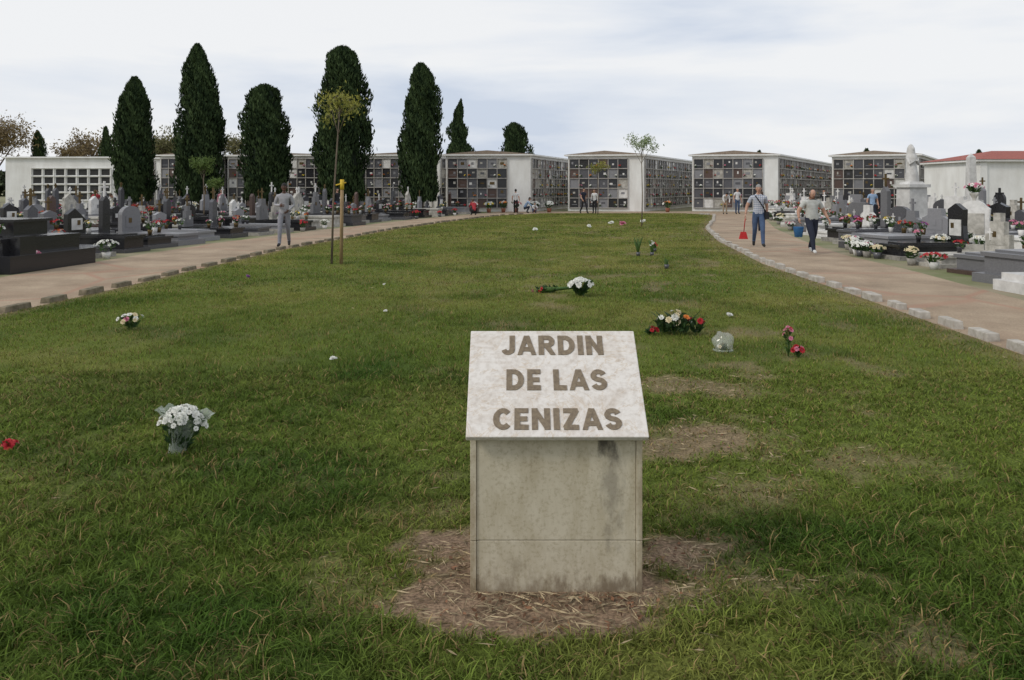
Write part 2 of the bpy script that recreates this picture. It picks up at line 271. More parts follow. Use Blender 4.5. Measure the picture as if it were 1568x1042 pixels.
# ---------------------------------------------------------------- memorial sign
sg=empty('memorial_sign')
def marble(name,c1,c2,stain):
    m=bpy.data.materials.new(name); m.use_nodes=True; nt=m.node_tree; N=nt.nodes; L=nt.links; b=N['Principled BSDF']; tc=N.new('ShaderNodeTexCoord')
    def mul(a_,b_,f=1):
        mx=N.new('ShaderNodeMixRGB'); mx.blend_type='MULTIPLY'; mx.inputs[0].default_value=f; L.new(a_,mx.inputs[1]); L.new(b_,mx.inputs[2]); return mx.outputs[0]
    if stain:
        n=noise(N,L,tc,2.0,9,(1.6,1.6,1.2)); n.inputs['Distortion'].default_value=1.4
        a=ramp(N,L,n.outputs[0],.3,c2,.64,c1)
        n=noise(N,L,tc,5,8,(2,2,.5)); n.inputs['Distortion'].default_value=.9
        s=ramp(N,L,n.outputs[0],.36,(.84,.82,.77),.56,(1,1,1))
        out=mul(mul(a.outputs[0],s.outputs[0]),ramp(N,L,noise(N,L,tc,70,8).outputs[0],.34,(.80,.78,.74),.5,(1,1,1)).outputs[0])
    else:
        n=noise(N,L,tc,5,10,(1,1.3,1)); n.inputs['Distortion'].default_value=1.5
        a=ramp(N,L,n.outputs[0],.32,c2,.52,c1); out=mul(a.outputs[0],ramp(N,L,noise(N,L,tc,40,8).outputs[0],.36,(.84,.82,.80),.55,(1,1,1)).outputs[0])
        n=noise(N,L,tc,3,6,(1,1,1)); n.inputs['Distortion'].default_value=2.5
        r=N.new('ShaderNodeValToRGB'); e=r.color_ramp.elements; e[0].position=.485; e[0].color=(1,1,1,1); e[1].position=.515; e[1].color=(1,1,1,1); q=e.new(.5); q.color=(.86,.78,.68,1); L.new(n.outputs[0],r.inputs[0]); out=mul(out,r.outputs[0])
    if stain:
        for (cx,cz,sx,sz,amt,dk) in ((.405,.685,.065,.12,.95,(.05,.045,.035)),(.43,.48,.06,.30,.5,(.15,.13,.10)),(-.18,.2,.035,.5,.5,(.24,.17,.09)),(.56,.3,.03,.5,.5,(.22,.16,.09)),(.1,.0,.6,.10,.62,(.19,.14,.085)),(.5,.0,.4,.09,.6,(.15,.11,.07)),(.02,.12,.05,.06,.35,(.2,.16,.1))):
            mp=N.new('ShaderNodeMapping'); mp.vector_type='POINT'; mp.inputs['Scale'].default_value=(1/sx,0,1/sz); mp.inputs['Location'].default_value=(-cx/sx,0,-cz/sz)
            L.new(tc.outputs['Object'],mp.inputs[0]); ln=N.new('ShaderNodeVectorMath'); ln.operation='LENGTH'; L.new(mp.outputs[0],ln.inputs[0])
            nz=noise(N,L,tc,14,8,(2,2,.8)); ad=N.new('ShaderNodeMath'); ad.operation='ADD'; L.new(ln.outputs['Value'],ad.inputs[0])
            mu=N.new('ShaderNodeMath'); mu.operation='MULTIPLY_ADD'; mu.inputs[1].default_value=3.2; mu.inputs[2].default_value=-1.6; L.new(nz.outputs[0],mu.inputs[0]); L.new(mu.outputs[0],ad.inputs[1])
            r=ramp(N,L,ad.outputs[0],.15,(amt,)*3,1.0,(0,0,0)); m2=N.new('ShaderNodeMixRGB'); L.new(r.outputs[0],m2.inputs[0]); L.new(out,m2.inputs[1]); m2.inputs[2].default_value=(*dk,1); out=m2.outputs[0]
    L.new(out,b.inputs['Base Color']); b.inputs['Roughness'].default_value=.55 if stain else .42; b.inputs['Specular IOR Level'].default_value=.3
    return m
mbody=marble('weathered_marble',(.58,.525,.41),(.47,.415,.305),True); mslab=marble('pale_marble',(.70,.665,.625),(.57,.51,.45),False)
mcore=mat('sign_core',(.12,.10,.07),(.08,.07,.05),rough=.9)
ux=Vector((1,0,0)); uy=Vector((0,.43,.37)).normalized(); uz=ux.cross(uy)
SM=Matrix(((ux.x,uy.x,uz.x,-.195),(ux.y,uy.y,uz.y,3.35),(ux.z,uy.z,uz.z,.70),(0,0,0,1)))
mb=MB(); mb.box((.386,.2835,-.014),(.772,.567,.028),mslab); o=mb.obj('slab',sg); o.matrix_local=SM
bv=o.modifiers.new('b','BEVEL'); bv.width=.004; bv.segments=2
def yz(mb,prof,x0,x1,m):
    n=len(prof); vs=[(x0,a,c) for a,c in prof]+[(x1,a,c) for a,c in prof]
    mb.add(vs,[tuple(range(n-1,-1,-1)),tuple(range(n,2*n))]+[(i,(i+1)%n,(i+1)%n+n,i+n) for i in range(n)],m)
zt=lambda y:.70+.8605*(y-3.35)-.0415
mb=MB(); yz(mb,[(3.434,0),(3.735,0),(3.735,zt(3.735)),(3.434,zt(3.434))],-.165,.545,mcore); mb.obj('core',sg)
mb=MB()
for a,c in((0,.233),(.2355,.712)): 
    mb.box((.19,3.427,(a+c)/2),(.684,.014,c-a),mbody)
for x0 in(-.166,.546):
    for a,c in((0,.233),(.2355,.716)): mb.box((x0,3.4235,(a+c)/2),(.026,.022,c-a),mbody)
for xa,xb in((-.180,-.166),(.546,.560)):
    yz(mb,[(3.436,0),(3.75,0),(3.75,zt(3.75)-.003),(3.436,zt(3.436)-.003)],xa,xb,mbody)
mb.box((.19,3.743,.50),(.71,.014,1.0),mbody)
o=mb.obj('panels',sg); bv=o.modifiers.new('b','BEVEL'); bv.width=.0025; bv.segments=2
mlet=mat('letter_brown',(.235,.185,.125),(.15,.115,.08),rough=.6,scale=60)
def arc(cx,cy,rx,ry,a0,a1,n=14): return [(cx+rx*math.cos(math.radians(a0+(a1-a0)*i/n)),cy+ry*math.sin(math.radians(a0+(a1-a0)*i/n))) for i in range(n+1)]
GL={'I':(.26,[[(.13,0),(.13,1)]]),'L':(.60,[[(.13,1),(.13,.11),(.60,.11)]]),
'E':(.62,[[(.62,.89),(.13,.89),(.13,.11),(.62,.11)],[(.2,.5),(.57,.5)]]),
'D':(.80,[[(.13,0),(.13,1)],[(.13,.89),(.33,.89)]+arc(.33,.5,.34,.39,80,-80)+[(.33,.11),(.13,.11)]]),
'J':(.60,[[(.47,1),(.47,.34)]+arc(.27,.31,.20,.20,0,-165)]),
'A':(.84,[[(.07,-.12),(.42,1.02)],[(.77,-.12),(.42,1.02)],[(.2,.29),(.64,.29)]]),
'R':(.78,[[(.13,0),(.13,1)],[(.13,.89),(.41,.89)]+arc(.43,.69,.21,.20,80,-80)+[(.41,.49),(.13,.49)],[(.36,.5),(.68,-.1)]]),
'N':(.80,[[(.13,0),(.13,1)],[(.67,0),(.67,1)],[(.11,1.05),(.69,-.05)]]),
'Z':(.70,[[(.03,.89),(.66,.89)],[(.60,.93),(.11,.07)],[(.03,.11),(.68,.11)]]),
'C':(.76,[arc(.42,.5,.30,.39,42,318,20)]),
'S':(.70,[arc(.35,.70,.23,.19,15,262,14)+arc(.35,.305,.235,.195,88,-165,14)]),' ':(.30,[])}
def text(body,cx,sy0,sy1,wd,nm):
    mb=MB(); x0=0; H=sy1-sy0; SPC=.14; tot=sum(GL[c][0]+SPC for c in body)-SPC; k=wd/tot; q=0
    for ch in body:
        w_,st=GL[ch]
        for pl in st:
            q+=1; zt_=.003+.0003*(q%4); P=[Vector(p) for p in pl]; Lf=[];Rt=[]
            for i,p in enumerate(P):
                ns=[]
                if i>0: d=(P[i]-P[i-1]).normalized(); ns.append(Vector((-d.y,d.x)))
                if i<len(P)-1: d=(P[i+1]-P[i]).normalized(); ns.append(Vector((-d.y,d.x)))
                n_=sum(ns,Vector((0,0))).normalized(); f=1/max(.4,n_.dot(ns[0])); hw=(.13 if abs(ns[0].y)<.5 else .112)*f
                Lf.append(p+n_*hw); Rt.append(p-n_*hw)
            cl=lambda p:(x0+max(-.02,min(w_+.02,p.x)),max(0,min(1,p.y)))
            vs=[]
            for a_,b_ in zip(Lf,Rt):
                for zz in(zt_,-.001):
                    for p in(a_,b_): X_,Y_=cl(p); vs.append((cx+.195+(X_-tot/2)*k,sy0+Y_*H,zz))
            fs=[]
            for i in range(len(P)-1):
                o_=i*4; n4=o_+4; fs+=[(o_+1,n4+1,n4,o_),(o_,n4,n4+2,o_+2),(o_+3,n4+3,n4+1,o_+1)]
            o_=(len(P)-1)*4; fs+=[(0,2,3,1),(o_,o_+1,o_+3,o_+2)]
            mb.add(vs,fs,mlet)
        x0+=w_+SPC
    o=mb.obj(nm,sg); o.matrix_local=SM
text('JARDIN',.189,.567*.75,.567*.945,.468,'letters_jardin'); text('DE LAS',.199,.567*.41,.567*.605,.448,'letters_de_las'); text('CENIZAS',.194,.567*.06,.567*.245,.548,'letters_cenizas')
# ---------------------------------------------------------------- flowers
def flower(mb,c,r,m,nrm=Vector((0,0,1)),full=True):
    nrm=nrm.normalized(); u=nrm.orthogonal().normalized(); w=nrm.cross(u); c=Vector(c)
    for ring,(k,rr,up) in enumerate(((8,1,.15),(6,.68,.45),(4,.35,.7)) if full else ((5,1,.2),(3,.5,.6))):
        for i in range(k):
            a=2*math.pi*(i+.5*ring)/k+R.uniform(-.2,.2); d=u*math.cos(a)+w*math.sin(a); t=nrm.cross(d)
            b0=c+d*r*.1; b1=c+d*r*rr*.6+nrm*r*up*.5; tip=c+d*r*rr+nrm*r*up*.8
            hw=r*rr*.42
            mb.add([tuple(b0),tuple(b1+t*hw),tuple(tip),tuple(b1-t*hw)],[(0,1,2,3)],m)
def bouquet(mb,c,r,h,cols,n=10,fr=.04,leaves=40,lm='leaf',full=False,stem=True,dome=.6):
    c=Vector(c)
    for i in range(leaves):
        a=R.uniform(0,6.28); q=r*math.sqrt(R.random())*1.0; zz=h*R.uniform(.2,.9); k=q*(.35+.65*zz/h)
        p=c+Vector((k*math.cos(a),k*math.sin(a),zz)); d=Vector((math.cos(a)*R.uniform(.2,1),math.sin(a)*R.uniform(.2,1),R.uniform(.1,1))).normalized(); s=d.cross(Vector((R.uniform(-1,1),R.uniform(-1,1),R.uniform(-1,1)))).normalized()
        l=R.uniform(.7,1.5)*fr*1.2; mb.add([tuple(p-d*l),tuple(p+s*l*.35),tuple(p+d*l),tuple(p-s*l*.35)],[(0,1,2,3)],lm if R.random()<.6 else 'dleaf')
    for i in range(n):
        a=R.uniform(0,6.28); t=math.sqrt(R.random()); q=r*t; d=Vector((math.cos(a)*t,math.sin(a)*t-.3,1.1-t*dome))
        p=c+Vector((q*math.cos(a),q*math.sin(a),h*(1.05-.35*t*t)+R.uniform(-.03,.03)*h))
        if stem: mb.tube([tuple(c+Vector((q*.15*math.cos(a),q*.15*math.sin(a),0))),tuple(p)],[fr*.07,fr*.06],'leaf',n=3,smooth=False)
        flower(mb,p,fr*R.uniform(.8,1.2),R.choice(cols),d,full)
W=['pwhite']
mb=MB()
mb.M=Matrix.Rotation(math.radians(10),4,'Y')@Matrix.Rotation(math.radians(-6),4,'X')
bouquet(mb,(0,0,0),.15,.29,W,75,.023,200,'dleaf',full=True)
prof=[(.05,0),(.055,.08),(.09,.18),(.15,.26),(.17,.275)]
n=26; vs=[];fs=[]
for r,z in prof:
    for k in range(n): a=2*math.pi*k/n; q=r*(1+.13*math.sin(k*2.6)+.05*R.uniform(-1,1)); vs.append((q*math.cos(a),q*math.sin(a),z+.02*math.sin(k*1.9)*(z>.2)))
for i in range(len(prof)-1):
    for k in range(n): 
        fs.append((i*n+k,i*n+(k+1)%n,(i+1)*n+(k+1)%n,(i+1)*n+k))
mb.add(vs,fs,'cellophane',True); mb.obj('white_flower_bouquet',None,(-2.19,5.2,.01))
mb=MB(); bouquet(mb,(0,0,0),.20,.26,W,48,.045,110,'dleaf',full=True); mb.obj('white_flower_bouquet',None,(1.10,12.7,.02))
mb=MB(); mb.M=Matrix.Translation((0,0,.06))@Matrix.Rotation(math.radians(95),4,'Y'); bouquet(mb,(0,0,0),.07,.5,['pred','ppink'],7,.035,120,'dleaf'); mb.tube([(0,0,-.15),(0,0,.1),(0,0,.4)],[.02,.03,.06],'leaf',8); mb.obj('wrapped_flower_bouquet',None,(.85,13.1,.03),math.radians(175))
mb=MB()
for dx,cl,k_ in((-.14,['pwhite'],4),(-.02,['pwhite','pcream'],6),(.10,['porange','pcream'],5),(.24,['pred'],6)): bouquet(mb,(dx,R.uniform(-.08,0),0),.10,.20+(.07 if abs(dx)<.1 else 0),cl,k_,.042,36,'dleaf',full=True)
bouquet(mb,(-.30,-.02,0),.09,.08,['pred'],5,.035,30,'dleaf',full=True); bouquet(mb,(0,.05,0),.26,.17,['pwhite'],2,.035,80,'dleaf')
for k in range(14):
    a=R.uniform(0,6.28); l=R.uniform(.2,.34); mb.tube([(0,.03,.06),(l*.6*math.cos(a),l*.4*math.sin(a),.15),(l*math.cos(a)*1.1,l*.6*math.sin(a),R.uniform(.05,.3))],[.005,.010,.002],'dleaf',4,flat=.3)
mb.obj('mixed_flower_arrangement',None,(1.93,9.4,.02))
mb=MB(); mb.ell((0,0,.10),(.115,.11,.11),'glob',18,12,fn=lambda p,q:q*(1+.10*math.sin(p.x*6+p.z*4))); mb.lathe([(.0,0),(.1,0),(.11,.02),(.1,.03)],(0,0,0),'cellophane'); bouquet(mb,(0,0,.0),.06,.08,['pwhite','pcream'],5,.025,30); mb.obj('plastic_flower_globe',None,(2.24,8.45,.01))
mb=MB(); bouquet(mb,(.04,0,0),.07,.11,['pred','ppink'],7,.032,36,'leaf',full=True); bouquet(mb,(-.05,0,0),.055,.29,['pred','ppink','pwhite','ppink'],10,.028,34,'leaf',full=True); mb.obj('red_flower_bouquet',None,(2.88,8.15,.02))
mb=MB(); bouquet(mb,(0,0,0),.17,.18,['ppink','pcream','pwhite'],15,.032,60,'leaf',full=True); mb.obj('pink_flower_bouquet',None,(-4.65,9.7,.02))
mb=MB(); bouquet(mb,(0,0,0),.05,.05,['pred'],6,.035,12,full=True); mb.obj('red_flower',None,(-3.31,5.25,.02))
for (x,y,cl,r) in((-1.77,7.9,'pwhite',.03),(2.9,10.6,'pwhite',.035),(.9,31.5,'pwhite',.09),(3.3,34,'pwhite',.09),(5.0,36,'ppink',.12),(4.6,37,'pwhite',.1),(-1.75,11,'pwhite',.02),(-5.0,15.1,'ppurple',.04),(6.4,39,'pwhite',.1),(-2.25,14.0,'pwhite',.02)):
    mb=MB()
    for k in range(4): flower(mb,(R.uniform(-r,r)*.6,R.uniform(-r,r)*.6,r*R.uniform(.5,1)),r,cl,Vector((R.uniform(-.6,.6),R.uniform(-.8,0),1)),True)
    mb.obj('fallen_flower',None,(x,y,.035))
for (x,y,h,cl) in((3.2,20.2,.52,['leaf']),(3.55,20.2,.42,['pwhite']),(3.85,21.5,.26,['pred']),(3.3,17.0,.25,['leaf'])):
    mb=MB(); mb.lathe([(0,0),(.04,0),(.055,.1),(.05,.1)],(0,0,0),'gdark',10)
    for k in range(18):
        a=R.uniform(0,6.28); l=h*R.uniform(.6,1); s=R.uniform(.05,.3)
        mb.tube([(0,0,.05),(s*.4*math.cos(a)*l,s*.4*math.sin(a)*l,l*.6),(s*math.cos(a)*l,s*math.sin(a)*l,l)],[.008,.02,.002],'leaf',4,flat=.3)
    if cl!=['leaf']: bouquet(mb,(0,0,.05),.07,h*.75,cl,5,.035,20)
    mb.obj('potted_plant',None,(x,y,.01))
# ---------------------------------------------------------------- trees
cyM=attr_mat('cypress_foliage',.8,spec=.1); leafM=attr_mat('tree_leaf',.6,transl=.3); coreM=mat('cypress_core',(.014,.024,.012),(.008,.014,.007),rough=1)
def cypress(name,x,y,h,r,blunt=.5,seed=0,n=15000,z0=.9,side=None):
    g=np.random.default_rng(seed+100); t0=empty(name,(x,y,0))
    T=[0,.06,.15,.3,.45,.6,.72,.82,.9,.96,1]; A_=[.62,.80,.93,1,.97,.86,.70,.54,.38,.22,.05]; B_=[.72,.86,.95,1,1,.97,.93,.86,.74,.55,.16]
    pr_=[a*(1-blunt)+b*blunt for a,b in zip(A_,B_)]
    prof=lambda t:r*np.interp(t,T,pr_)
    if blunt<0: prof=lambda t:r*np.clip(1-t,0,1)**.8*(.8+.2*np.sin(t*30))*np.clip(t*8+.5,0,1)
    ph=g.uniform(0,6.28,8)
    def lump(a,t): return 1+.10*np.sin(3*a+ph[0]+t*5)+.09*np.sin(5*a+ph[1]-t*13)+.10*np.sin(2*a+ph[2]+t*19)+.07*np.sin(9*a+ph[3]+t*31)+.06*np.sin(7*a+t*57)
    t=g.random(n); a=g.uniform(0,2*np.pi,n); q=prof(t)*lump(a,t)*(1-.38*g.random(n)**1.8)*np.where(g.random(n)<.05,1.12,1)
    wob=.10*r*np.sin(t*7+ph[4]); P=np.stack([q*np.cos(a)+wob,q*np.sin(a),z0+(h-z0)*t],1)
    if side is not None:
        sx,sz,sr=side; m=n//14; P[:m]=np.stack([sx+g.normal(0,sr*.3,m),g.normal(0,sr*.3,m),sz+g.normal(0,sr*.8,m)],1)
    out=np.stack([np.cos(a),np.sin(a),0*a],1); U=out*g.uniform(.05,.6,n)[:,None]+np.array([0,0,1])+g.normal(0,.25,(n,3)); U/=np.linalg.norm(U,axis=1)[:,None]
    Wv=np.cross(U,out+g.normal(0,.6,(n,3))); Wv/=np.linalg.norm(Wv,axis=1)[:,None]; s=g.uniform(.08,.2,n)[:,None]
    cl=np.clip(.5+.5*np.sin(6*a+ph[5]+t*40)*np.sin(3*a+t*26+ph[6])+.3*g.normal(0,1,n),0,1)[:,None]
    C=np.array([.016,.030,.013])*(1-cl)+np.array([.055,.085,.032])*cl
    diamonds('foliage',P,U*s,Wv*s*.38,C,cyM,t0)
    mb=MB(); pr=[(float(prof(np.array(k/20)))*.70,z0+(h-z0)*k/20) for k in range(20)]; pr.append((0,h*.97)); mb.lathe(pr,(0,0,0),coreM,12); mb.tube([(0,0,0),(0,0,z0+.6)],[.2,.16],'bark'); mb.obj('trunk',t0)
cypress('cypress_tree',-24.7,52,8.9,1.22,.25,1); cypress('cypress_tree',-20.4,52,11.05,1.42,.15,2,20000); cypress('cypress_tree',-16.1,52,8.4,1.45,.85,3)
cypress('cypress_tree',-11.1,52,10.9,1.62,.7,4,22000,side=(1.6,5.2,.5)); cypress('cypress_tree',-5.95,52,9.8,1.25,.45,5,17000)
cypress('cypress_tree',-4.9,75,10.0,2.3,-1,6,11000); cypress('cypress_tree',.25,80,8.2,1.55,.6,7,9000)
cypress('cypress_tree',-48.5,95,9.0,.7,.2,8,4000); cypress('cypress_tree',-56.5,95,8.5,1.0,.2,9,4000); cypress('cypress_tree',40,90,6.1,.8,.2,10,3000); cypress('cypress_tree',28,90,5.9,.6,.2,11,3000); cypress('cypress_tree',41,70,5.0,.45,.2,12,2500)
def tree(name,x,y,h,cr,z1,cols,nl,ls,tr,seed,limbs=8,droop=0,lean=(0,0)):
    g=random.Random(seed); gn=np.random.default_rng(seed); t0=empty(name,(x,y,0)); mb=MB(); ends=[]
    top=Vector((lean[0],lean[1],z1+(h-z1)*.6))
    tp=[Vector((0,0,0)),Vector((lean[0]*.3+tr*g.uniform(-1,1),0,z1*.5)),Vector((lean[0]*.7,lean[1]*.7,z1)),top]
    mb.tube(tp,[tr,tr*.8,tr*.6,tr*.25],'bark',8)
    for i in range(limbs):
        f=g.uniform(.0,1); b0=tp[2]*(1-f)+top*f; a=2*math.pi*i/limbs+g.uniform(-.4,.4); le=cr*g.uniform(.55,1)*(1-.35*f)
        e1=b0+Vector((math.cos(a)*le*.5,math.sin(a)*le*.5,(h-b0.z)*.45)); e2=b0+Vector((math.cos(a)*le,math.sin(a)*le,(h-b0.z)*g.uniform(.4,.95)-droop*le))
        mb.tube([b0,e1,e2],[tr*.4,tr*.25,tr*.08],'bark',5); ends+= [e1,e2,(e1+e2)/2]
        for j in range(4):
            s=e1.lerp(e2,g.random()); q=s+Vector((g.uniform(-1,1),g.uniform(-1,1),g.uniform(-.3,1)-droop))*cr*.35; mb.tube([s,q],[tr*.12,tr*.04],'bark',4); ends+=[q,(s+q)/2]
    mb.obj('trunk_and_limbs',t0)
    E=np.array([list(e) for e in ends]); k=gn.integers(0,len(E),nl); P=E[k]+gn.normal(0,1,(nl,3))*cr*.13
    U=gn.normal(0,1,(nl,3)); U[:,2]-=droop*2; U/=np.linalg.norm(U,axis=1)[:,None]; Wv=np.cross(U,gn.normal(0,1,(nl,3))); Wv/=np.linalg.norm(Wv,axis=1)[:,None]; s=gn.uniform(.6,1.2,nl)[:,None]*ls
    f=np.clip(gn.random(len(E))[k]*.7+gn.random(nl)*.3,0,1)[:,None]; C=np.array(cols[0])*(1-f)+np.array(cols[1])*f
    diamonds('foliage',P,U*s,Wv*s*.4,C,leafM,t0); return t0
YG=[(.14,.16,.035),(.38,.36,.08)]
tree('young_tree',-4.1,18.1,4.2,.62,2.9,YG,600,.05,.028,21,9,.7,(.2,0))
mb=MB(); mb.tube([(-3.86,18.0,0),(-3.84,18.0,1.92)],[.04,.038],'stake',8); mb.tube([(-3.98,18.0,1.80),(-3.75,18.0,1.86)],[.035,.035],'yellow',6,flat=.5); mb.tube([(-3.84,18,1.7),(-3.84,18,1.93)],[.046,.046],'yellow',8); mb.obj('tree_stake')
tree('young_tree',5.8,35.6,4.1,.7,2.75,[(.16,.22,.10),(.38,.44,.27)],800,.06,.03,22,8,0)
tree('young_tree',-15.3,39.5,3.3,.7,2.0,[(.07,.12,.03),(.16,.22,.06)],1400,.07,.04,23,8,.2)
tree('young_tree',5.5,51,3.4,.7,2.0,YG,500,.07,.035,24,7)
tree('young_tree',-14.2,38,2.2,.5,1.4,[(.07,.12,.03),(.16,.22,.06)],500,.07,.03,27,7)
BR=[(.12,.085,.045),(.30,.23,.11)]
for i,(x,y,h,cr) in enumerate(((-60,92,9.6,4.2),(-66,96,8.8,4),(-51.5,98,8.0,3.2),(-46,100,7.4,2.6),(-43.5,99,7.6,2.5),(-55,100,7.4,2.6))): tree('autumn_tree',x,y,h,cr,2.8,BR,5200 if i<2 else 1900,.19,.28,30+i,13)
for i,(x,y,h,cr) in enumerate(((-36,83,7.4,2.4),(-31.5,92,7.9,2.4),(-29,92,7.2,2),(-39,90,7.0,2.4))): tree('broadleaf_tree',x,y,h,cr,2.6,[(.08,.09,.04),(.22,.20,.09)],1800,.2,.22,50+i,10)
n=26000; g=rng; X=g.uniform(-190,190,n); hh=3.2+2.2*vn(X,X*0,.12,9); P=np.stack([X,g.uniform(150,160,n),hh*g.random(n)**.7],1)
U=g.normal(0,1,(n,3)); U/=np.linalg.norm(U,axis=1)[:,None]; Wv=np.cross(U,g.normal(0,1,(n,3))); Wv/=np.linalg.norm(Wv,axis=1)[:,None]; s=g.uniform(.4,.9,n)[:,None]
diamonds('distant_trees',P,U*s,Wv*s*.6,np.array([.06,.075,.04])*g.uniform(.5,1.4,n)[:,None],cyM)
# ---------------------------------------------------------------- columbarium blocks
fcols=['pwhite','pred','ppink','pyellow','porange','pwhite']
def niches(mb,P,e,nrm,Wd,h,rows=5,z0=.25,z1=None,cw=.70,empty_=False,g=None):
    e=Vector(e).normalized(); nrm=Vector(nrm).normalized(); z1=z1 or h-.2; nc=max(1,round(Wd/cw)); cw=Wd/nc; rh=(z1-z0)/rows
    def bx(cx,cz,w_,h_,d0,d1,m):
        o=Vector(P)+e*cx+Vector((0,0,cz)); vs=[]
        for d in(d0,d1):
            for a,b in((-w_/2,-h_/2),(w_/2,-h_/2),(w_/2,h_/2),(-w_/2,h_/2)): q=o+e*a+Vector((0,0,b))+nrm*d; vs.append(tuple(q))
        mb.add(vs,[(3,2,1,0),(4,5,6,7),(0,1,5,4),(1,2,6,5),(2,3,7,6),(3,0,4,7)],m)
    for r in range(rows+1): bx(Wd/2,z0+r*rh,Wd,.055,.004,.12,'nicheframe' if not empty_ else 'white')
    for c in range(nc+1): bx(c*cw,(z0+z1)/2,.055,z1-z0,.003,.09,'nicheframe' if not empty_ else 'white')
    for c in range(nc):
        for r in range(rows):
            cx=(c+.5)*cw; cz=z0+(r+.5)*rh
            if empty_: bx(cx,cz,cw*.72,rh*.74,.002,.01,'void'); continue
            m=R.choices(['gblack','gdark','ggrey','marble','gbrown','void','oldstone'],[9,4,2.2,1.6,2,1,1.2])[0]
            bx(cx,cz,cw-.06,rh-.06,.002,.035,m)
            if m in('gblack','gdark','gbrown'):
                if R.random()<.8: bx(cx+R.uniform(-.15,.15),cz+R.uniform(-.05,.12),R.uniform(.1,.22),R.uniform(.1,.2),.036,.05,R.choice(['marble','ggrey','bronze','oldstone']))
                if R.random()<.5: bx(cx,cz-.12,R.uniform(.3,.5),.035,.036,.04,'ggrey')
            else:
                if R.random()<.7: bx(cx,cz,R.uniform(.15,.35),R.uniform(.08,.2),.036,.045,R.choice(['gdark','ggrey','bronze']))
            if R.random()<.6:
                q=Vector(P)+e*(cx+R.choice([-.22,.22,.18]))+Vector((0,0,cz-rh*.4))+nrm*.09
                bouquet(mb,q,.09,.2,[R.choice(fcols)],6,.055,6,stem=False)
def block(name,F0,F1,back,h=4.05,pil=.2,side=True,frontn=True,gable=.28,emptyn=False,rows=5):
    F0=Vector((*F0,0)); F1=Vector((*F1,0)); bk=Vector((*back,0)); root=empty(name,tuple(F0)); e=(F1-F0); Wd=e.length; eu=e.normalized(); bu=bk.normalized()
    mb=MB(); A=Vector(); B=e; C_=e+bk; D=bk; mb_v=[A,B,C_,D]; vs=[tuple(v) for v in mb_v]+[tuple(v+Vector((0,0,h))) for v in mb_v]
    mb.add(vs,[(3,2,1,0),(4,5,6,7),(0,1,5,4),(1,2,6,5),(2,3,7,6),(3,0,4,7)],'white')
    mb.box(tuple((A+B+C_+D)/4+Vector((0,0,.1))),(.1,.1,.2),'white'); mb.obj('walls',root)
    mb=MB(); ov=.22
    pts=[A-eu*ov-bu*ov,B+eu*ov-bu*ov,C_+eu*ov+bu*ov,D-eu*ov+bu*ov]
    vs=[tuple(p+Vector((0,0,h+.003))) for p in pts]+[tuple(p+Vector((0,0,h+.11))) for p in pts]
    mb.add(vs,[(3,2,1,0),(4,5,6,7),(0,1,5,4),(1,2,6,5),(2,3,7,6),(3,0,4,7)],'white')
    f=(pts[0]+pts[1])/2; k=(pts[2]+pts[3])/2
    vs=[tuple(p+Vector((0,0,h+.113))) for p in pts]+[tuple(f+Vector((0,0,h+.113+gable))),tuple(k+Vector((0,0,h+.113+gable)))]
    mb.add(vs,[(0,1,4),(1,2,5,4),(2,3,5),(3,0,4,5),(3,2,1,0)],'cornice'); mb.obj('roof',root)
    mb=MB(); nf=Vector((eu.y,-eu.x,0))
    if frontn: niches(mb,A+eu*.12,eu,nf,Wd*(1-pil)-.15,h,rows,empty_=emptyn)
    if side: niches(mb,B+bu*.25,bu,Vector((bu.y,-bu.x,0)),bk.length-.4,h,rows)
    mb.obj('niches',root)
block('columbarium_block',(-4.8,58),(1.33,57.6),(3.6,10.5),pil=.27)
block('columbarium_block',(4.15,59),(9.55,57.8),(7.2,15.5),pil=.2)
block('columbarium_block',(13.3,58.8),(19.2,57.5),(13.6,24),pil=.17)
block('columbarium_block',(23.5,58.5),(28.6,56),(27,42),pil=.15,h=4.0)
block('columbarium_block',(-12.2,62.5),(-5.6,61.5),(2,6),pil=.08,h=4.2,gable=.15)
block('columbarium_block',(-22.5,63),(-14.0,62),(2,6),pil=.08,h=4.2,gable=.15)
block('columbarium_block',(-27.6,62.5),(-23.5,61.8),(2,5),pil=.5,h=4.2,gable=.15)
block('columbarium_block',(-33.5,66.5),(-28.9,65.5),(1,5),pil=.1,h=4.1,gable=.15)
root=empty('white_niche_building',(-40.6,64,0)); mb=MB(); mb.box((4.3,3,2.05),(8.8,6,4.1),'white'); mb.box((4.3,3,4.16),(9.2,6.4,.12),'white'); mb.obj('walls',root)
mb=MB(); niches(mb,(2.0,0,0),(1,0,0),(0,-1,0),6.4,4.1,4,z0=.7,z1=3.3,cw=.92,empty_=True); mb.obj('niches',root)
root=empty('white_chapel_building',(26.4,45,0)); mb=MB(); mb.box((5.5,3,1.6),(11,6,3.2),'white'); mb.box((5.5,-.04,.25),(11.1,.06,.5),'conc'); mb.box((.2,-.05,1.75),(.4,.09,2.85),'white')
mb.obj('walls',root); mb=MB(); mb.box((5.5,3,3.27),(11.5,6.5,.12),'white'); vs=[(-.3,-.3,3.34),(11.3,-.3,3.34),(11.3,6.3,3.34),(-.3,6.3,3.34),(2.5,3,3.95),(9,3,3.95)]
mb.add(vs,[(0,1,5,4),(1,2,5),(2,3,4,5),(3,0,4),(3,2,1,0)],'redroof'); mb.obj('roof',root)
mb=MB(); mb.box((5,-.03,1.05),(1.1,.08,2.1),'gdark'); mb.box((7.7,-.03,1.7),(.9,.08,.9),'gdark'); mb.obj('doors_and_windows',root)
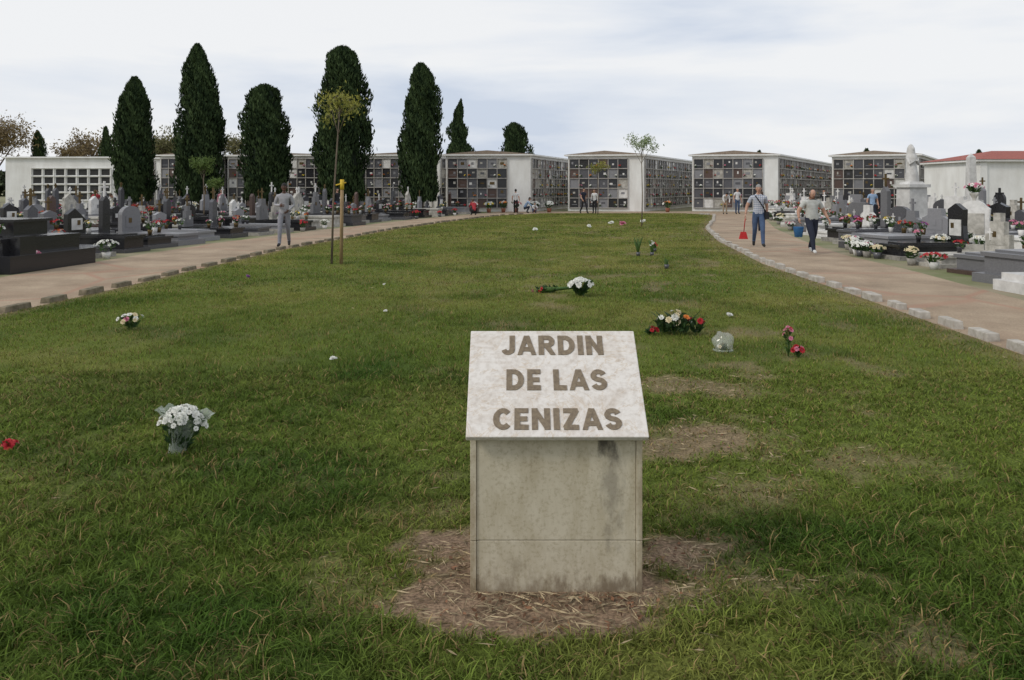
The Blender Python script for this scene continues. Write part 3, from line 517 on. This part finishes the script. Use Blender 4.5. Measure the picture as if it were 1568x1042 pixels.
# ---------------------------------------------------------------- graves
def cross(mb,c,h,m,t=.07):
    mb.box((c[0],c[1],c[2]+h/2),(t,t*.8,h),m); mb.box((c[0],c[1],c[2]+h*.66),(h*.6,t*.8-.006,t),m)
def grave(kind,seed,big=0):
    global R; old=R; R=random.Random(seed); mb=MB()
    pal={'b':['gblack','gblack','gdark'],'g':['ggrey','gdark','ggrey'],'w':['marble','oldstone','marble'],'n':['gbrown','gblack','ggrey']}[kind]
    m=R.choice(pal); m2=R.choice(pal+['conc']); w_=R.uniform(.85,1.05); l=R.uniform(1.95,2.2); h0=R.uniform(.08,.18); h1=R.uniform(.10,.32)+big
    mb.box((0,l/2,h0/2),(w_+.22,l+.2,h0),m2 if kind!='b' else R.choice(['gdark','conc','gblack'])); mb.box((0,l/2,h0+h1/2),(w_-.06,l-.06,h1),m)
    z=h0+h1; mb.box((0,l/2+.1,z+.035),(w_+.02,l-.16,.07),m); z+=.07
    if R.random()<.5: mb.box((0,l/2+.15,z+.02),(w_*.75,l*.7,.045),m); z+=.04
    hw=w_*R.uniform(.30,.48); hh=R.uniform(.55,1.1); s=R.choice(['rect','arch','should','step','slant','pillar','pillar','curve']); b0=h0+h1
    if s=='rect': out=[(-hw,0),(hw,0),(hw,hh),(-hw,hh)]
    elif s=='arch': out=[(-hw,0),(hw,0),(hw,hh*.7)]+[(hw*math.cos(a),hh*.7+hh*.3*math.sin(a)) for a in np.linspace(.3,math.pi-.3,8)]+[(-hw,hh*.7)]
    elif s=='curve': out=[(-hw,0),(hw,0)]+[(hw*(1-.25*math.sin(t*3)),hh*t) for t in (.3,.5,.7)]+[(hw*.8,hh*.9),(0,hh*1.05),(-hw*.8,hh*.9)]+[(-hw*(1-.25*math.sin(t*3)),hh*t) for t in (.7,.5,.3)]
    elif s=='should': out=[(-hw,0),(hw,0),(hw,hh*.65),(hw*.55,hh*.75),(hw*.5,hh),(-hw*.5,hh),(-hw*.55,hh*.75),(-hw,hh*.65)]
    elif s=='step': out=[(-hw,0),(hw,0),(hw,hh*.5),(hw*.6,hh*.5),(hw*.6,hh*.8),(hw*.3,hh*.8),(hw*.3,hh),(-hw*.3,hh),(-hw*.3,hh*.8),(-hw*.6,hh*.8),(-hw*.6,hh*.5),(-hw,hh*.5)]
    elif s=='slant': out=[(-hw,0),(hw,0),(hw,hh*.8),(hw*.2,hh),(-hw,hh*.6)]
    else: out=[(-hw*.45,0),(hw*.45,0),(hw*.4,hh*1.15),(0,hh*1.3),(-hw*.4,hh*1.15)]
    hm=m if R.random()<.7 else R.choice(['marble','ggrey','gdark'])
    mb.M=Matrix.Translation((0,.12,b0)); mb.extr(out,-.07,.07,hm)
    mb.box((0,0,.05),(hw*2.15,.24,.1),m)
    if s!='pillar': mb.box((0,.075,hh*.45),(hw*1.2,.012,hh*.4),'marble' if hm in('gblack','gdark') and R.random()<.35 else hm); mb.box((R.uniform(-.1,.1),.085,hh*.5),(.11,.012,.14),R.choice(['marble','bronze','ggrey']))
    if R.random()<.6: cross(mb,(0,0,hh*(1.25 if s=='pillar' else 1)-.01),R.uniform(.25,.5),R.choice([hm,'marble','bronze']),.055)
    elif R.random()<.4 and s!='pillar': cross(mb,(hw*.5,.09,hh*.35),.3,R.choice(['bronze','marble']),.03)
    mb.M=Matrix.Identity(4)
    for k in range(R.choice([1,1,2,2,3,4])):
        c=(R.uniform(-.3,.3),R.choice([.4,.6,1.1,1.7]),z); cols=R.choice([['pwhite'],['pwhite'],['pred'],['ppink','pwhite'],['pyellow','pwhite'],['porange','pred'],['ppurple','ppink']])
        mb.lathe([(0,0),(.05,0),(.07,.14),(.06,.15)],c,R.choice(['marble','gblack','bronze']),8); bouquet(mb,(c[0],c[1],c[2]+.1),R.uniform(.1,.2),R.uniform(.18,.3),cols,R.randint(8,18),.042,24,stem=False)
    me=mb.mesh('grave'); R=old; return me
LV=[grave(k,100+i) for i,k in enumerate('bbbgbbngbwbgbbgwbnbg')]; RV=[grave(k,200+i) for i,k in enumerate('wbgwbgwgbnwgwbgwgwbg')]
obst=[(-24.7,52),(-20.4,52),(-16.1,52),(-11.1,52),(-5.95,52),(-15.3,39.5),(-14.2,38),(-23,44.5),(-22,44),(12.9,25.7),(12.0,20.8),(-10.3,17.4),(-9.9,16.5),(-11.4,17.4),(-15,33),(26.4,45),(17.2,38),(24,38.0)]
def clear(x,y,r=1.35): return all((x-a)**2+(y-b)**2>r*r for a,b in obst)
for k in range(10):
    y=14.2+(k%2)*.4
    while y<55:
        gx=float(xlo(y))-.45-k*3.05-R.uniform(0,.3); hx=gx-2.15
        if hx>-.66*y-3 and clear(gx-1.1,y-.3) and R.random()<.93 and not(hx<-29 and y>50):
            mkobj('grave',R.choice(LV),None,(hx,y,0),math.radians(-103+R.uniform(-4,4)),R.uniform(.92,1.08))
        y+=1.42+R.uniform(0,.25)
for k in range(10):
    y=11.4+(k%2)*.5
    while y<55:
        gx=float(xro(y))+.45+k*3.1+R.uniform(0,.3); hx=gx+2.15
        if hx<.66*y+3 and clear(gx+1.1,y-.3) and R.random()<.93 and not(hx>24 and y>43) :
            mkobj('grave',R.choice(RV),None,(hx,y,0),math.radians(103+R.uniform(-4,4)),R.uniform(.92,1.08))
        y+=1.45+R.uniform(0,.3)
mb=MB(); mb.box((0,0,.18),(2.5,2.6,.36),'gblack'); mb.box((-.1,0,.49),(2.1,2.3,.26),'gblack'); mb.box((-.15,0,.66),(2.2,2.4,.08),'gblack'); mb.box((-.2,0,.86),(1.7,1.0,.3),'gblack'); mb.box((-.2,0,1.04),(1.85,1.15,.06),'gblack')
mb.box((1.0,-.75,.55),(.4,.45,.38),'gblack'); mb.box((-1.0,.7,1.0),(.34,.3,.6),'marble',taper=.8); cross(mb,(-1.0,.7,1.29),.65,'marble',.09)
bouquet(mb,(.45,-.8,.72),.2,.25,['pwhite','ppink'],14,.05,40); o=mb.obj('black_granite_tomb',None,(-11.1,17.4,0),math.radians(-8)); bv=o.modifiers.new('b','BEVEL'); bv.width=.01
mb=MB(); mb.box((0,0,.2),(1.25,1.1,.4),'marble'); mb.box((0,0,.58),(1.0,.9,.36),'marble',taper=.9); mb.box((0,0,1.25),(.72,.62,1.0),'marble',taper=.92); mb.box((0,0,1.8),(.82,.72,.1),'marble'); mb.box((0,0,1.89),(.6,.52,.1),'marble',taper=.8)
mb.lathe([(.2,1.92),(.21,2.05),(.17,2.3),(.14,2.5),(.17,2.68),(.15,2.8),(.06,2.87),(.05,2.9)],(0,0,0),'marble',14); mb.ell((0,0,2.98),(.085,.095,.115),'marble')
mb.lathe([(.155,2.7),(.13,2.9),(.115,3.02),(.06,3.12),(0,3.16)],(0,.04,0),'marble',12); mb.tube([(-.15,0,2.7),(-.17,-.1,2.5),(-.02,-.2,2.62)],[.05,.045,.03],'marble'); mb.tube([(.15,0,2.7),(.17,-.1,2.5),(.02,-.2,2.62)],[.05,.045,.03],'marble')
o=mb.obj('white_statue_monument',None,(12.9,25.7,0),math.radians(15))
mb=MB(); mb.box((0,-.6,.12),(1.3,2.4,.24),'oldstone'); mb.box((0,-.8,.3),(1.0,1.8,.14),'oldstone'); mb.M=Matrix.Translation((0,.45,.24)); hw=.42
mb.extr([(-hw,0),(hw,0),(hw,.5),(hw*.85,.62),(hw*.9,.95)]+[(hw*.7*math.cos(a),.95+.22*math.sin(a)) for a in np.linspace(.3,math.pi-.3,8)]+[(-hw*.9,.95),(-hw*.85,.62),(-hw,.5)],-.12,.1,'marble'); mb.box((0,-.13,.55),(.5,.02,.55),'oldstone'); mb.lathe([(.05,1.15),(.04,1.2),(.12,1.35),(.1,1.36)],(0,0,0),'oldstone'); bouquet(mb,(0,0,1.35),.22,.25,['pwhite','ppink'],16,.05,60,stem=False)
mb.M=Matrix.Identity(4)
for p in((-.5,-1.3,.3),(.4,-1.5,.3),(0,-1.0,.37)): bouquet(mb,p,.22,.25,['pwhite','pwhite','pcream'],18,.05,50)
mb.obj('white_scroll_tomb',None,(12.0,20.8,0),math.radians(-38))
mb=MB(); mb.box((0,0,.09),(1.5,.9,.18),'marble'); mb.box((0,0,.24),(1.3,.75,.12),'marble'); mb.obj('low_marble_tomb',None,(9.05,13.3,0),math.radians(4))
mb=MB(); mb.box((0,0,.3),(.7,.7,.6),'marble'); mb.box((0,0,1.9),(.42,.42,2.6),'marble',taper=.7); mb.box((0,0,3.28),(.3,.3,.2),'marble',taper=.05); mb.obj('white_obelisk',None,(21.9,38,0))
for i in range(26):
    y=R.uniform(15,50) if i<16 else R.uniform(17.5,23); right=R.random()<.55 or i>=18; x=float(xro(y))+R.uniform(.25,.7) if right else float(xlo(y))-.25
    mb=MB(); mb.lathe([(0,0),(.08,0),(.11,.16),(.10,.16)],(0,0,0),R.choice(['conc','marble','gdark']),10); bouquet(mb,(0,0,.12),R.uniform(.14,.28),R.uniform(.2,.35),R.choice([['pwhite'],['pwhite'],['pwhite'],['pwhite','ppink'],['pred'],['pcream']]),22,.045,50,stem=False); mb.obj('flower_pot',None,(x,y,0))
for (x,y) in((-.6,55.5),(.3,56),(1.6,56.3),(2.6,55.8),(-1.6,55),(11.0,56.3),(18,55.5),(-2.6,54)):
    mb=MB(); mb.lathe([(0,0),(.12,0),(.17,.3),(.15,.3)],(0,0,0),'terracotta',10); bouquet(mb,(0,0,.25),.35,.5,[R.choice(fcols),'pwhite'],18,.09,60,stem=False); mb.obj('flower_pot',None,(x,y,0))
# ---------------------------------------------------------------- people
def cloth(name,c,c2=None,sc=8): 
    return mat(name,c,c2 or tuple(v*.72 for v in c),rough=.85,scale=sc,bump=.3)
skinL=mat('skin_light',(.50,.30,.22),(.42,.24,.17),rough=.55,scale=20); skinD=mat('skin_dark',(.11,.06,.04),(.08,.04,.03),rough=.5,scale=20)
hairG=mat('hair_grey',(.32,.31,.30),(.2,.2,.19),rough=.8,scale=60); hairB=mat('hair_black',(.02,.016,.014),(.01,.01,.01),rough=.7,scale=60); hairN=mat('hair_brown',(.09,.05,.03),(.05,.03,.02),rough=.7,scale=60)
eyeM=mat('eye_dark',(.02,.015,.01),rough=.2); lipM=mat('lips',(.32,.12,.10),rough=.5)
def person(name,loc,rz,shirt,pants,skin,hair,shoe,pose='walk',sleeve='short',b=1.0,height=1.75,over=None,extra=None,headtilt=0,phase=1,sub=2,bald=False):
    J=dict(pel=(0,0,.95),waist=(0,0,1.10),chest=(0,0,1.27),upper=(0,.005,1.42),neck=(0,.0,1.50),head=(0,-.015,1.58),
      shL=(.175*b**.5,0,1.425),elL=(.25,.03,1.14),wrL=(.27,-.06,.90),shR=(-.175*b**.5,0,1.425),elR=(-.25,.03,1.14),wrR=(-.27,-.06,.90),
      hipL=(.095,0,.90),knL=(.10,-.01,.49),anL=(.10,.02,.085),toL=(.12,-.15,.035),hipR=(-.095,0,.90),knR=(-.10,-.01,.49),anR=(-.10,.02,.085),toR=(-.12,-.15,.035))
    if pose=='walk':
        A,B=('L','R') if phase>0 else('R','L'); s=1 if phase>0 else -1
        J['kn'+A]=(.09*s,-.20,.51); J['an'+A]=(.09*s,-.30,.095); J['to'+A]=(.11*s,-.47,.06)
        J['kn'+B]=(-.09*s,.05,.49); J['an'+B]=(-.09*s,.30,.16); J['to'+B]=(-.11*s,.17,.035)
        J['el'+A]=(.25*s,.14,1.16); J['wr'+A]=(.25*s,.12,.92); J['el'+B]=(-.25*s,-.03,1.15); J['wr'+B]=(-.25*s,-.22,.96)
        J['pel']=(0,0,.93)
    if pose=='crouch':
        J.update(pel=(0,.18,.34),waist=(0,.12,.48),chest=(0,.0,.63),upper=(0,-.10,.78),neck=(0,-.14,.85),head=(0,-.19,.92),shL=(.18,-.1,.78),elL=(.24,-.26,.58),wrL=(.12,-.46,.5),shR=(-.18,-.1,.78),elR=(-.24,-.26,.58),wrR=(-.12,-.46,.42),
          hipL=(.1,.16,.32),knL=(.17,-.22,.47),anL=(.14,.0,.085),toL=(.16,-.17,.035),hipR=(-.1,.16,.32),knR=(-.17,-.22,.47),anR=(-.14,.0,.085),toR=(-.16,-.17,.035))
    if pose=='bend':
        J.update(waist=(0,-.06,1.08),chest=(0,-.19,1.2),upper=(0,-.31,1.26),neck=(0,-.39,1.28),head=(0,-.46,1.29),shL=(.18,-.3,1.25),elL=(.22,-.38,.98),wrL=(.15,-.5,.78),shR=(-.18,-.3,1.25),elR=(-.22,-.38,.98),wrR=(-.15,-.5,.78))
    if over: J.update(over)
    rad=dict(pel=(.155*b,.115*b),waist=(.145*b*b,.108*b*b),chest=(.165*b,.115*b),upper=(.13*b,.095*b),neck=(.062,.06),head=(.058,.058))
    for s in 'LR': rad.update({'sh'+s:(.068*b,.068*b),'el'+s:(.046*b,.046*b),'wr'+s:(.030,.030),'hip'+s:(.098*b,.098*b),'kn'+s:(.066*b,.066*b),'an'+s:(.05,.05),'to'+s:(.042,.036)})
    names=list(J); E=[('pel','waist'),('waist','chest'),('chest','upper'),('upper','neck'),('neck','head')]
    for s in'LR': E+=[('upper','sh'+s),('sh'+s,'el'+s),('el'+s,'wr'+s),('pel','hip'+s),('hip'+s,'kn'+s),('kn'+s,'an'+s),('an'+s,'to'+s)]
    me=bpy.data.meshes.new('sk'); me.from_pydata([J[n] for n in names],[(names.index(a),names.index(c)) for a,c in E],[]); o=bpy.data.objects.new('sk',me); COL.objects.link(o)
    sk=o.modifiers.new('s','SKIN'); sk.use_smooth_shade=True; sk.branch_smoothing=.4
    for i,n in enumerate(names): d=me.skin_vertices[0].data[i]; d.radius=rad[n]; d.use_root=(n=='pel')
    sb=o.modifiers.new('u','SUBSURF'); sb.levels=sub; sb.render_levels=sub
    dg=bpy.context.evaluated_depsgraph_get(); bm_=bpy.data.meshes.new_from_object(o.evaluated_get(dg)); bpy.data.objects.remove(o)
    mats=[shirt,pants,skin,shoe]; bm_.materials.clear()
    for m in mats: bm_.materials.append(m)
    seg=[]
    for a,c in E:
        lab=0
        if a=='neck' : lab=2
        if a in('upper',) and c=='neck': lab=5
        if a[:2]=='el': lab=0 if sleeve=='long' else 2
        if a[:2]=='sh': lab=0 if sleeve=='long' else 4
        if a[:3]=='hip' or a[:2]=='kn' or c[:3]=='hip': lab=1
        if a[:2]=='an': lab=3
        if a=='pel' and c=='waist': lab=6
        seg.append((Vector(J[a]),Vector(J[c]),(rad[a][0]+rad[c][0])/2,lab))
    mi=[]
    for p in bm_.polygons:
        c=Vector(p.center); best=1e9;L_=0
        for a,d,r,lab in seg:
            t=max(0,min(1,(c-a).dot(d-a)/(d-a).length_squared)); q=(c-(a+(d-a)*t)).length/r
            if q<best:
                best=q; L_=lab
                if lab==4: L_=0 if t<.62 else 2
                if lab==5: L_=0 if t<.55 else 2
                if lab==6: L_=1 if t<.05 else 0
        mi.append(L_)
    bm_.polygons.foreach_set('material_index',mi); bm_.polygons.foreach_set('use_smooth',[True]*len(mi)); bm_.update()
    root=empty(name,loc,rz); sc=height/1.77; root.scale=(sc,)*3; bm_.name='body'; mkobj('body',bm_,root)
    mb=MB(); hb=Vector(J['head']); tilt=headtilt+(math.radians(35) if pose=='bend' else math.radians(15) if pose=='crouch' else 0)
    mb.M=Matrix.Translation(hb)@Matrix.Rotation(tilt,4,'X')@Matrix.Translation((0,-.015,.075))
    def fn(p,q):
        if p.z<0: q.x*=1+.28*p.z; q.y*=1+.12*p.z
        if p.y<-.2 and p.z<-.5: q.y-=.012
        if p.y<-.75 and abs(p.x)<.22 and -.38<p.z<.12: q.y-=.022*(1-abs(p.x)/.22)
        return q
    mb.ell((0,0,0),(.076,.093,.118),skin,24,18,fn)
    for s in(-1,1):
        mb.ell((s*.028,-.083,.012),(.011,.008,.007),eyeM,8,6); mb.ell((s*.077,.008,-.005),(.012,.022,.032),skin,8,6); mb.box((s*.028,-.088,.033),(.03,.008,.006),hair)
    mb.box((0,-.088,-.056),(.042,.01,.008),lipM)
    kp=(lambda p:(p.z>-.15 and p.z<.45 and p.y>-.25) or (p.y>.3 and -.45<p.z<.5)) if bald else (lambda p:p.z>.38-.25*max(0,p.y+.2) or (p.y>-.15 and p.z>-.1) or (p.y>.2 and p.z>-.6))
    mb.ell((0,.006,.008),(.084,.10,.125),hair,24,18,keep=kp)
    mb.M=Matrix.Identity(4)
    for s,sg_ in(('L',1),('R',-1)):
        w0=Vector(J['wr'+s]); d=(w0-Vector(J['el'+s])).normalized(); pn=Vector((-sg_,0,0)); pn=(pn-d*pn.dot(d)).normalized(); sd_=d.cross(pn)*sg_
        if sd_.y>0: sd_=-sd_
        mb.tube([w0-d*.015,w0+d*.03,w0+d*.07,w0+d*.095],[.026,.038,.042,.034],skin,10,flat=.42,side=sd_)
        for k,(off,ln) in enumerate(((.030,.068),(.010,.078),(-.010,.072),(-.029,.056))):
            a=w0+d*.085+sd_*off; b1=a+d*ln*.45+pn*.012; b2=b1+d*ln*.3+pn*.022; b3=b2+d*ln*.12+pn*.02; mb.tube([a,b1,b2,b3],[.0095,.009,.008,.006],skin,6)
        a=w0+d*.03+sd_*.03; mb.tube([a,a+d*.03+sd_*.025+pn*.008,a+d*.06+sd_*.03+pn*.02],[.012,.0105,.007],skin,6)
    if extra: extra(mb,J)
    mb.obj('head_and_hands',root); return root
lg=cloth('light_grey_tracksuit',(.36,.36,.38)); lg2=cloth('grey_trousers',(.25,.25,.28)); sw=cloth('white_trainers',(.7,.7,.68)); sk_=cloth('dark_shoes',(.03,.03,.03))
person('man',(-6.72,23.5,0),math.radians(8),lg,lg2,skinD,hairB,sk_,sleeve='long',height=1.87,over=dict(elR=(-.26,.02,1.17),wrR=(-.08,-.22,1.16),elL=(.26,.03,1.16),wrL=(.14,-.19,1.02)),phase=-1)
ck=bpy.data.materials.new('checked_shirt'); ck.use_nodes=True; nt=ck.node_tree; N=nt.nodes; L=nt.links; tc=N.new('ShaderNodeTexCoord'); acc=None
for ax in((1,0,0),(0,0,1)):
    wv=N.new('ShaderNodeTexWave'); wv.bands_direction='X' if ax[0] else 'Z'; wv.inputs['Scale'].default_value=6; L.new(tc.outputs['Object'],wv.inputs[0]); r=ramp(N,L,wv.outputs[0],.4,(.42,.46,.55),.6,(.80,.80,.80))
    if acc is None: acc=r.outputs[0]
    else: q=N.new('ShaderNodeMixRGB'); q.blend_type='MULTIPLY'; q.inputs[0].default_value=1; L.new(acc,q.inputs[1]); L.new(r.outputs[0],q.inputs[2]); acc=q.outputs[0]
L.new(acc,N['Principled BSDF'].inputs['Base Color']); N['Principled BSDF'].inputs['Roughness'].default_value=.85
jeans=cloth('blue_jeans',(.07,.11,.20)); navy=cloth('navy_trousers',(.025,.03,.05)); gtee=cloth('grey_tshirt',(.50,.51,.48)); red=cloth('red_plastic',(.5,.03,.03)); blue=cloth('blue_plastic',(.05,.18,.42)); blk=cloth('black_cloth',(.025,.025,.028)); wh=cloth('white_shirt',(.68,.68,.68)); lb=cloth('light_blue_shirt',(.3,.42,.6)); rd=cloth('red_jacket',(.38,.04,.05)); bg_=cloth('beige_trousers',(.35,.28,.2)); pk=cloth('pink_top',(.5,.2,.25))
def ex1(mb,J):
    mb.tube([(-.10,-.10,1.46),(.02,-.155,1.28),(.16,-.15,1.05),(.2,-.08,.98)],[.016]*4,blk,6); mb.tube([(-.10,.09,1.46),(.05,.14,1.28),(.2,.06,.98)],[.016]*3,blk,6); mb.box((.23,-.02,.90),(.10,.24,.2),blk)
    w=Vector(J['wrR'])+Vector((-.0,-.02,-.1)); mb.tube([w+Vector((0,0,.03)),w+Vector((-.02,0,-.12)),w+Vector((-.05,0,-.42))],[.014,.013,.012],red,6); mb.box(tuple(w+Vector((-.06,0,-.50))),(.24,.16,.2),red,taper=.6)
person('man',(7.24,23.4,0),math.radians(-10),ck,jeans,skinL,hairG,sk_,height=1.83,b=1.06,extra=ex1,over=dict(elR=(-.31,.04,1.16),wrR=(-.36,-.05,.93)))
def ex2(mb,J):
    w=Vector(J['wrR'])+Vector((-.02,-.02,-.11)); mb.tube([w+Vector((-.12,0,-.14)),w+Vector((-.07,0,-.03)),w,w+Vector((.07,0,-.03)),w+Vector((.12,0,-.14))],[.006]*5,'gdark',5); mb.lathe([(0,-.40),(.10,-.40),(.14,-.13),(.145,-.12),(.13,-.13),(.09,-.38)],tuple(w),blue,16)
person('man',(7.94,21.1,0),math.radians(6),gtee,navy,skinL,hairG,sw,height=1.70,b=1.22,extra=ex2,headtilt=math.radians(18),phase=-1,bald=True,over=dict(elR=(-.37,.04,1.18),wrR=(-.38,-.02,.97),elL=(.38,.05,1.17),wrL=(.46,-.05,.95)))
person('woman',(9.7,31,0),math.radians(160),blk,navy,skinL,hairN,sk_,sleeve='long',height=1.6)
D=[('woman',(-2.4,50,0),200,rd,blk,skinL,hairN,'crouch'),('woman',(.25,54.2,0),170,wh,blk,skinL,hairB,'stand'),('man',(1.0,54.5,0),90,lb,navy,skinL,hairB,'crouch'),('child',(1.5,54.0,0),20,wh,jeans,skinL,hairB,'crouch'),
('man',(4.75,52.8,0),30,navy,blk,skinL,hairB,'walk'),('woman',(5.5,53.1,0),-30,wh,blk,skinL,hairN,'stand'),('man',(13.9,52,0),0,wh,bg_,skinL,hairB,'bend'),('man',(14.8,52.3,0),10,wh,jeans,skinL,hairG,'stand'),
('woman',(-23.3,44.6,0),30,rd,navy,skinL,hairB,'stand'),('man',(-21.9,44,0),0,wh,bg_,skinL,hairN,'bend'),('woman',(-17.5,48,0),0,pk,blk,skinL,hairN,'stand'),('man',(17.2,38,0),0,lb,navy,skinL,hairG,'stand'),('woman',(18.4,47,0),0,blk,blk,skinL,hairB,'stand'),('man',(-10.0,45.5,0),60,blk,jeans,skinL,hairB,'stand')]
for nm,lc,rz,a,b_,s,h,p in D: person(nm,lc,math.radians(rz),a,b_,s,h,sk_,pose=p,height=1.2 if nm=='child' else 1.64 if nm=='woman' else 1.72,sub=1,sleeve=R.choice(['long','short']))
print('OBJECTS',len(bpy.data.objects))
